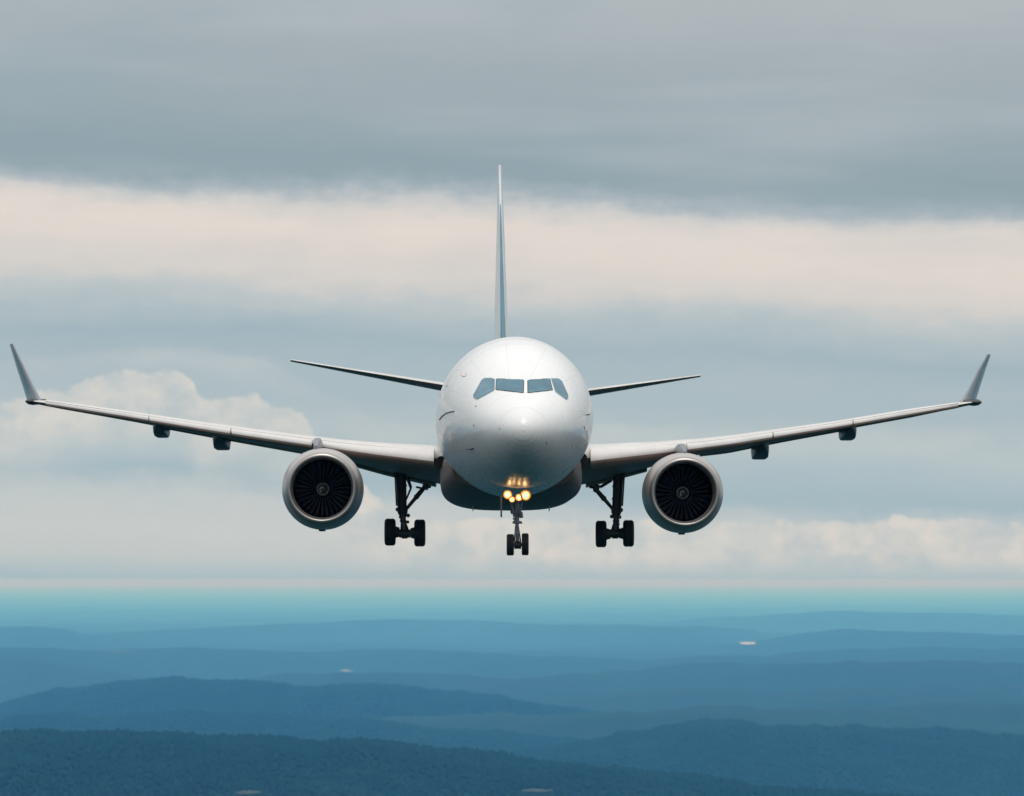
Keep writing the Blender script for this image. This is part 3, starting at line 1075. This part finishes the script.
def blade_mesh(name):
    """one twisted fan blade standing up from the hub along +Z, axis along +Y"""
    rings = []
    for r, tw, ch in ((0.15, 22, 0.12), (0.32, 34, 0.135), (0.5, 46, 0.15), (0.66, 54, 0.16), (0.755, 58, 0.15)):
        a = math.radians(tw)
        d = Vector((math.sin(a), math.cos(a), 0))
        nn = Vector((d.y, -d.x, 0))
        sweep = 0.05 * math.sin(math.pi * (r - 0.17) / 0.6)
        ring = []
        for k, th in ((-0.5, 0.002), (-0.25, 0.009), (0.1, 0.010), (0.5, 0.002), (0.1, -0.008), (-0.25, -0.006)):
            bow = 0.018 * (1 - 4 * k * k)
            ring.append(Vector((0, sweep, r)) + d * (k * ch) + nn * (th + bow))
        rings.append(ring)
    mb = MB().loft(rings)
    me = bpy.data.meshes.new(name)
    me.from_pydata(mb.v, [], mb.f)
    bm = bmesh.new()
    bm.from_mesh(me)
    bmesh.ops.recalc_face_normals(bm, faces=bm.faces)
    bm.to_mesh(me)
    bm.free()
    me.materials.append(M_blade)
    for p in me.polygons:
        p.use_smooth = True
    return me


BM = blade_mesh('fan_blade')


def engine(px, py, rpx_out, rpx_in, Y, pylon_px, pylon_y, wing_top):
    sc = at(px + 1, py, Y).x - at(px, py, Y).x
    R, ri = rpx_out * sc, rpx_in * sc
    c = at(px, py, Y)
    k = R / 1.065
    outer = [(0.115, 0.925 * k), (0.20, 0.968 * k), (0.40, 1.015 * k), (0.65, 1.045 * k), (1.0, 1.062 * k), (1.5, 1.062 * k), (2.1, 1.01 * k), (2.7, 0.91 * k), (3.1, 0.82 * k), (3.12, 0.79 * k), (2.6, 0.76 * k), (1.7, 0.80 * k),
             (1.5, ri + 0.03), (0.6, ri - 0.012), (0.34, ri - 0.014), (0.22, ri)]
    e = MB().rev(c, AX, outer, 96, caps=False).build('engine', M_nac, root, 40)
    # polished inlet ring
    lip = []
    r_mid = ri + 0.065
    for a in np.linspace(0, math.pi, 15):
        ca, sa = math.cos(a), math.sin(a)
        r = r_mid + (0.925 * k + 0.004 - r_mid) * ca if ca > 0 else r_mid + (r_mid - ri + 0.003) * ca
        lip.append((0.12 - 0.12 * sa ** 0.9 if ca > 0 else 0.225 - 0.225 * sa ** 0.9, r))
    MB().rev(c, AX, lip, 96, caps=False).build('inlet_ring', M_lip, e, 60)
    # duct wall behind the polished ring, disc behind the fan
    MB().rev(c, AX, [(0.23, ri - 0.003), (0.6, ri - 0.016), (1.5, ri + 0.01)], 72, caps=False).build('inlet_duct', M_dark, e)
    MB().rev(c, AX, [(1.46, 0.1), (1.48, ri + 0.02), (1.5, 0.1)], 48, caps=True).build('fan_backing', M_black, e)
    MB().rev(c, AX, [(0.86, 0.01), (0.89, 0.05), (0.96, 0.095), (1.06, 0.14), (1.16, 0.17), (1.32, 0.18), (1.46, 0.18)], 40).build('spinner', M_spin, e, 50)
    MB().rev(c, AX, [(1.05, 0.136), (1.048, 0.142), (1.11, 0.168), (1.12, 0.168), (1.115, 0.150)], 40, caps=False).build('spinner_band', M_mark, e)
    # spiral mark on the spinner nose
    mb = MB()
    prev = None
    for i in range(15):
        a = 0.6 + i * 0.26
        r = 0.03 + 0.004 * i
        s = interp(r, [0.01, 0.05, 0.095, 0.14], [0.86, 0.89, 0.96, 1.06])
        u, v = Vector((1, 0, 0)), Vector((0, 0, 1))
        p = c + AX * (s - 0.004) + u * (r * math.cos(a)) + v * (r * math.sin(a))
        if prev is not None:
            mb.tube(prev, p, 0.008 + 0.0006 * i, None, 6)
        prev = p
    mb.build('spinner_mark', M_mark, e)
    rot = AX.to_track_quat('Y', 'Z').to_matrix().to_4x4()
    for i in range(30):
        o = bpy.data.objects.new('fan_blade', BM)
        COL.objects.link(o)
        o.parent = e
        o.matrix_world = Matrix.Translation(c + AX * 1.24) @ rot @ Matrix.Rotation(2 * math.pi * i / 30 + 0.07, 4, 'Y')
    # core exhaust
    MB().rev(c, AX, [(2.4, 0.62), (3.1, 0.58), (3.7, 0.46), (3.72, 0.43), (3.2, 0.42)], 40, caps=False).build('core_nozzle', M_lip, e)
    MB().rev(c, AX, [(3.0, 0.38), (3.6, 0.3), (4.3, 0.06), (4.33, 0.01)], 32).build('exhaust_cone', M_lip, e)
    MB().box(c + AX * 1.3 + Vector((-0.02, 0, -R - 0.008)), 0.16, 0.5, 0.05).build('drain_mast', M_port, e, bevel=0.01)
    # pylon from the nacelle's back over the wing nose
    pc = at(pylon_px, pylon_y, Y + 2.2)
    rings = []
    for s, hw, zt, zb in ((0.75, 0.04, 1.0, 0.9), (1.1, 0.08, 1.10, 0.9), (1.7, 0.10, 1.19, 0.85), (2.2, 0.105, 1.25, 0.8), (3.2, 0.11, 1.25, 0.72), (4.6, 0.11, 1.12, 0.62), (6.0, 0.09, 0.98, 0.6), (7.4, 0.03, 0.85, 0.62)):
        ring = []
        for i in range(20):
            t_ = 2 * math.pi * i / 20
            ca, sa = math.cos(t_), math.sin(t_)
            ring.append(Vector((pc.x + AX.x * (s - 2.2) + hw * math.copysign(abs(ca) ** 0.35, ca), Y + s, pc.z - 1.25 * k + (zt + zb) / 2 * k + (zt - zb) / 2 * k * math.copysign(abs(sa) ** 0.6, sa))))
        rings.append(ring)
    MB().loft(rings).build('pylon', M_pylon, e, 40)
    return e


engine(321.8, 488.3, 41.3, 29.9, 111.0, 317.4, 437.8, 0)
engine(685.2, 492.3, 40.7, 29.6, 111.0, 681.6, 443.6, 0)

# ------------------------------------------------------------------ tail
def tail_plane(root_le, root_te, tip_le, tip_te, tr, tt, name, ctrl, m):
    """lofts a symmetric surface between a root and a tip chord; t = half thickness direction included"""
    def ring(a, bq, th, c0, c1, n=14):
        cs = [c0 + (c1 - c0) * (0.5 - 0.5 * math.cos(math.pi * i / n)) for i in range(n + 1)]
        f = lambda c: (0.2969 * math.sqrt(c) - 0.126 * c - 0.3516 * c * c + 0.2843 * c ** 3 - 0.1036 * c ** 4) / 0.1 * 0.5
        up = [a.lerp(bq, c) + th * f(c) for c in reversed(cs)]
        lo = [a.lerp(bq, c) - th * f(c) for c in cs]
        return up + lo
    def body(c0, c1, k0=0.0, k1=1.0, n=16, grow=1.0):
        rings = []
        for i in range(n + 1):
            k = k0 + (k1 - k0) * i / n
            rings.append(ring(root_le.lerp(tip_le, k), root_te.lerp(tip_te, k), tr.lerp(tt, k) * grow, c0, c1))
        return rings
    return body


Z3 = Vector((0, 0, 1))
for side in (-1, 1):
    if side < 0:
        rle, rte = at(497, 393.7, 130.2), at(497, 400.9, 134.9)
        tle, tte = at(290.5, 359.9, 135.6), at(290.5, 361.3, 137.2)
    else:
        rle, rte = at(504, 402.0, 129.7), at(504, 410.3, 134.9)
        tle, tte = at(700.5, 375.4, 135.6), at(700.5, 376.6, 137.2)
    bd = tail_plane(rle, rte, tle, tte, Z3 * 0.30, Z3 * 0.07, '', '', None)
    o = MB().loft(bd(0.0, 0.70)).build('horizontal_stabilizer', M_wing, root, 40)
    lower_shade(o, 0.0)
    MB().loft(bd(0.712, 1.0, 0.27, 0.97)).build('elevator', M_flap, o, 40)

X3 = Vector((1, 0, 0))
Y3 = Vector((0, 1, 0))
frl, frt = at(504.4, 402, 126.8), at(504.4, 402, 134.0)
ftl, ftt = at(499.6, 165.0, 134.4), at(499.6, 165.8, 136.8)
bd = tail_plane(frl, frt, ftl, ftt, X3 * 0.41, X3 * 0.13, '', '', None)
fin = MB().loft(bd(0.0, 0.68)).build('tail_fin', M_fin, root, 40)
tl = []
for i in range(25):
    k = 0.825 * i / 24
    tl.append(tail_plane(frl, frt, ftl, ftt, X3 * 0.42, X3 * 0.14, '', '', None)(0.0, 0.040 * (1 - k / 0.87) + 0.002, k, k, 1)[0])
tl = [[p - Y3 * 0.012 for p in r] for r in tl]
MB().loft(tl).build('fin_leading_edge', M_teal, fin, 60)
hinge_r, hinge_t = frl.lerp(frt, 0.695), ftl.lerp(ftt, 0.695)
kick = Vector((-0.31, 0, 0))
bd2 = tail_plane(hinge_r, frt + kick * 1.2, hinge_t, ftt + kick * 0.15, X3 * 0.19, X3 * 0.06, '', '', None)
MB().loft(bd2(0.0, 1.0, 0.12, 0.97)).build('rudder', M_fin, fin, 40)


# ------------------------------------------------------------------ landing gear
def wheel(c, r, hw, parent, ax=Vector((1, 0, 0))):
    rr = min(hw * 0.55, r * 0.3)
    prof = [(-hw * 0.55, r * 0.55), (-hw * 0.85, r * 0.60), (-hw, r * 0.74)]
    for i in range(7):
        a = math.pi / 2 * i / 6
        prof.append((-hw + rr * (1 - math.cos(a)), r - rr + rr * math.sin(a)))
    for g in (-0.22, 0.0, 0.22):
        prof += [(hw * (g - 0.05), r), (hw * (g - 0.03), r - 0.008), (hw * (g + 0.03), r - 0.008), (hw * (g + 0.05), r)]
    for i in range(7):
        a = math.pi / 2 * (1 - i / 6)
        prof.append((hw - rr * (1 - math.cos(a)), r - rr + rr * math.sin(a)))
    prof += [(hw, r * 0.74), (hw * 0.85, r * 0.60), (hw * 0.55, r * 0.55)]
    MB().rev(c, ax, prof, 48, caps=False).build('tyre', M_tyre, parent, 40)
    MB().rev(c, ax, [(-hw * 0.62, 0.02), (-hw * 0.62, r * 0.3), (-hw * 0.4, r * 0.42), (-hw * 0.62, r * 0.57), (hw * 0.62, r * 0.57), (hw * 0.4, r * 0.42), (hw * 0.62, r * 0.3), (hw * 0.62, 0.02)], 32).build('rim', M_rim, parent, 40)


def main_gear(sd, top, mid, bot, wl_, wr_, rx, brace, link2, extras):
    Y = 117.0
    T, Mi, B = at(*top, Y), at(*mid, Y), at(*bot, Y)
    sc = 1 / 36.5
    up = (T - Mi).normalized()
    g = MB()
    g.tube(T + up * 0.5, Mi, 0.125, 0.118, 20)
    g.tube(Mi + up * 0.02, Mi - up * 0.07, 0.145, 0.135, 20)
    for k in (0.25, 0.62):
        p = T.lerp(Mi, k)
        g.tube(p, p - up * 0.05, 0.14, 0.14, 20)
    # actuator and hoses alongside
    g.tube(T + Vector((sd * 0.12, -0.1, 0.2)), Mi + Vector((sd * 0.10, -0.12, -0.05)), 0.035, 0.03, 10)
    g.tube(T + Vector((-sd * 0.08, -0.15, 0)), Mi + Vector((-sd * 0.05, -0.16, -0.1)), 0.018, 0.018, 8)
    for x, y, r in extras:
        g.tube(at(x, y, Y - 0.14), at(x, y, Y + 0.1), r, r, 12)
    gear = g.build('main_landing_gear', M_gear, root, 40, bevel=0.004)
    MB().tube(Mi, B, 0.072, 0.072, 18).build('oleo_piston', M_rim, gear)
    # torsion links in front of the piston
    mb = MB()
    a, bq = Mi + Vector((0, -0.12, -0.06)), B + Vector((0, -0.12, 0.12))
    kn = a.lerp(bq, 0.5) + Vector((0, -0.32, 0))
    for dxx in (-0.085, 0.085):
        mb.tube(a + Vector((dxx, 0, 0)), kn + Vector((dxx * 0.5, 0, 0)), 0.03, 0.024, 10)
        mb.tube(bq + Vector((dxx, 0, 0)), kn + Vector((dxx * 0.5, 0, 0)), 0.03, 0.024, 10)
    mb.tube(kn - X3 * 0.09, kn + X3 * 0.09, 0.035, 0.035, 12)
    mb.tube(a - X3 * 0.12, a + X3 * 0.12, 0.04, 0.04, 12)
    mb.build('torsion_link', M_gear, gear, 40)
    L, R = at(*wl_, Y), at(*wr_, Y)
    mb = MB()
    mb.tube(L, R, 0.062, 0.062, 18)
    mb.tube(B + Vector((-0.15, 0, 0)), B + Vector((0.15, 0, 0)), 0.115, 0.115, 18)
    mb.tube(B + Vector((0, 0, 0.1)), B - Vector((0, 0, 0.14)), 0.11, 0.08, 16)
    for dd, P in ((1, L), (-1, R)):
        mb.tube(P + X3 * dd * 0.13, P + X3 * dd * 0.26, 0.17, 0.13, 20)
    mb.build('axle', M_gear, gear, 40)
    for P in (L, R):
        wheel(P, rx[1] * sc, rx[0] * sc, gear)
    a, bq = at(*brace[0], Y), at(*brace[1], Y)
    mb = MB()
    m_ = a.lerp(bq, 0.55)
    mb.tube(a, m_, 0.045, 0.055, 12)
    mb.tube(m_, bq, 0.07, 0.06, 12)
    mb.tube(m_ - Y3 * 0.1, m_ + Y3 * 0.1, 0.075, 0.075, 12)
    mb.tube(bq - Y3 * 0.2, bq + Y3 * 0.2, 0.085, 0.085, 12)
    mb.tube(a - Y3 * 0.12, a + Y3 * 0.12, 0.06, 0.06, 12)
    mb.build('side_brace', M_gear, gear, 40)
    mb = MB()
    for p, q_, r in link2:
        mb.tube(at(*p, Y), at(*q_, Y), r, r * 0.8, 10)
    mb.build('actuator', M_gear, gear, 40)
    # gear door carried on the leg, edge-on from the front
    d0 = T.lerp(Mi, 0.05) + Vector((sd * 0.19, 0.15, 0.2))
    d1 = T.lerp(Mi, 0.85) + Vector((sd * 0.16, 0.15, 0))
    MB().loft([[p + Vector((x, y, 0)) for x, y in ((-0.018, -0.35), (0.018, -0.35), (0.018, 0.4), (-0.018, 0.4))] for p in (d0, d1)]).build('gear_door', M_gear, gear, bevel=0.008)
    return gear


main_gear(-1, (401.8, 476), (402.6, 511), (404.6, 533.5), (390.1, 532.1), (419.8, 533.0), (5.5, 13.6), ((405.5, 510), (425.5, 486)),
          [((407.5, 478), (411, 488), 0.05), ((411, 488), (406, 500), 0.03), ((416, 487), (428, 489.5), 0.03), ((424.5, 488), (431, 486.5), 0.045)],
          [(397.6, 509.5, 0.06), (408.2, 515.5, 0.055), (400.5, 517, 0.05), (407.8, 522, 0.045)])
main_gear(1, (617.6, 477), (616.3, 511), (615.2, 533.5), (601.1, 534.0), (628.5, 533.4), (5.4, 13.4), ((613.2, 509.5), (596.0, 489.5)),
          [((594.5, 485.5), (600, 487.2), 0.06), ((600, 487.2), (611.5, 480.5), 0.045), ((589.5, 486.5), (595, 487.6), 0.05)],
          [(620.8, 510, 0.065), (611.8, 516.5, 0.055), (619.5, 517, 0.055), (618, 524, 0.05)])

# nose gear
YN = 104.0
T, Mi, B = at(516.4, 496, YN), at(517.0, 524, YN), at(517.6, 545.4, YN)
g = MB()
g.tube(T, Mi, 0.062, 0.058, 18)
g.tube(at(516.8, 521, YN), at(516.8, 523.5, YN), 0.1, 0.1, 18)
g.tube(at(512.6, 522.6, YN - 0.04), at(522.2, 522.6, YN - 0.04), 0.028, 0.028, 10)
g.tube(at(516.0, 509, YN), at(516.2, 513, YN), 0.085, 0.075, 16)
for x0, y0, x1, y1, r in ((511.0, 503, 514.4, 517, 0.028), (521.6, 502, 519.6, 516, 0.03), (512.5, 500, 521.5, 500.5, 0.04), (513.2, 518, 516.2, 522, 0.022), (520.6, 512.5, 521.4, 517.5, 0.05), (511.8, 508, 512.8, 513.5, 0.05)):
    g.tube(at(x0, y0, YN - 0.1), at(x1, y1, YN - 0.06), r, r, 10)
ng = g.build('nose_landing_gear', M_nose_gear, root, 40, bevel=0.003)
MB().tube(Mi, B, 0.042, 0.042, 16).build('oleo_piston', M_rim, ng)
mb = MB()
a, bq = at(516.9, 526, YN - 0.08), at(517.5, 541, YN - 0.08)
kn = a.lerp(bq, 0.5) + Vector((0, -0.22, 0))
for dxx in (-0.055, 0.055):
    mb.tube(a + X3 * dxx * 0.6, kn + X3 * dxx, 0.018, 0.016, 10)
    mb.tube(bq + X3 * dxx * 1.3, kn + X3 * dxx, 0.02, 0.016, 10)
mb.tube(kn - X3 * 0.07, kn + X3 * 0.07, 0.02, 0.02, 10)
mb.build('torsion_link', M_nose_gear, ng, 40)
mb = MB()
mb.tube(at(510.3, 545, YN), at(525.2, 544.6, YN), 0.045, 0.045, 16)
mb.tube(at(514.2, 545, YN), at(521.2, 545, YN), 0.095, 0.095, 18)
mb.build('axle', M_gear, ng, 40)
sc = 1 / 41.0
wheel(at(510.3, 544.8, YN), 10.8 * sc, 3.7 * sc, ng)
wheel(at(525.2, 544.3, YN), 11.1 * sc, 3.5 * sc, ng)
# edge-on nose gear door
d0, d1 = at(501.2, 496, YN + 0.1), at(501.3, 517, YN + 0.1)
MB().loft([[p + Vector((x, y * k, 0)) for x, y in ((-0.02, -0.62), (0.02, -0.62), (0.02, 0.62), (-0.02, 0.62))] for p, k in ((d0, 1.0), (d0.lerp(d1, 0.8), 0.95), (d1, 0.8))]).build('gear_door', M_brass, ng, bevel=0.008)

# lit lamps on the nose leg: bowl, lens, and the light each lamp gives
for x, y, r in ((507.6, 494.6, 0.105), (512.0, 499.4, 0.07), (518.9, 497.4, 0.085), (525.6, 495.2, 0.125)):
    c = at(x, y, YN - 0.28)
    lamp = MB().rev(c, (0, 1, 0), [(0.0, r), (0.0, r * 1.08), (0.05, r * 1.04), (0.15, r * 0.5), (0.16, 0.02), (0.14, 0.02), (0.125, r * 0.45), (0.05, r * 0.9)], 28, caps=False).build('landing_light', M_reflector, ng, 50)
    MB().rev(c + Vector((0, 0.05, 0)), (0, 1, 0), [(-0.025, 0.006), (-0.018, r * 0.35), (0.0, r * 0.62), (0.05, r * 0.5)], 28).build('lens', M_lamp, lamp, 50)
    MB().tube(c + Vector((0, 0.14, 0)), at(516.3, y + 5, YN - 0.02), 0.018, 0.022, 8).build('lamp_bracket', M_nose_gear, lamp)
    L = bpy.data.lights.new('lamp_light', 'POINT')
    L.energy = 0.8
    L.color = (1.0, 0.55, 0.2)
    L.shadow_soft_size = 0.03
    lo = bpy.data.objects.new('lamp_light', L)
    COL.objects.link(lo)
    lo.location = c + Vector((0, -0.01, 0))
    lo.parent = lamp
    lo.matrix_parent_inverse = Matrix.Identity(4)
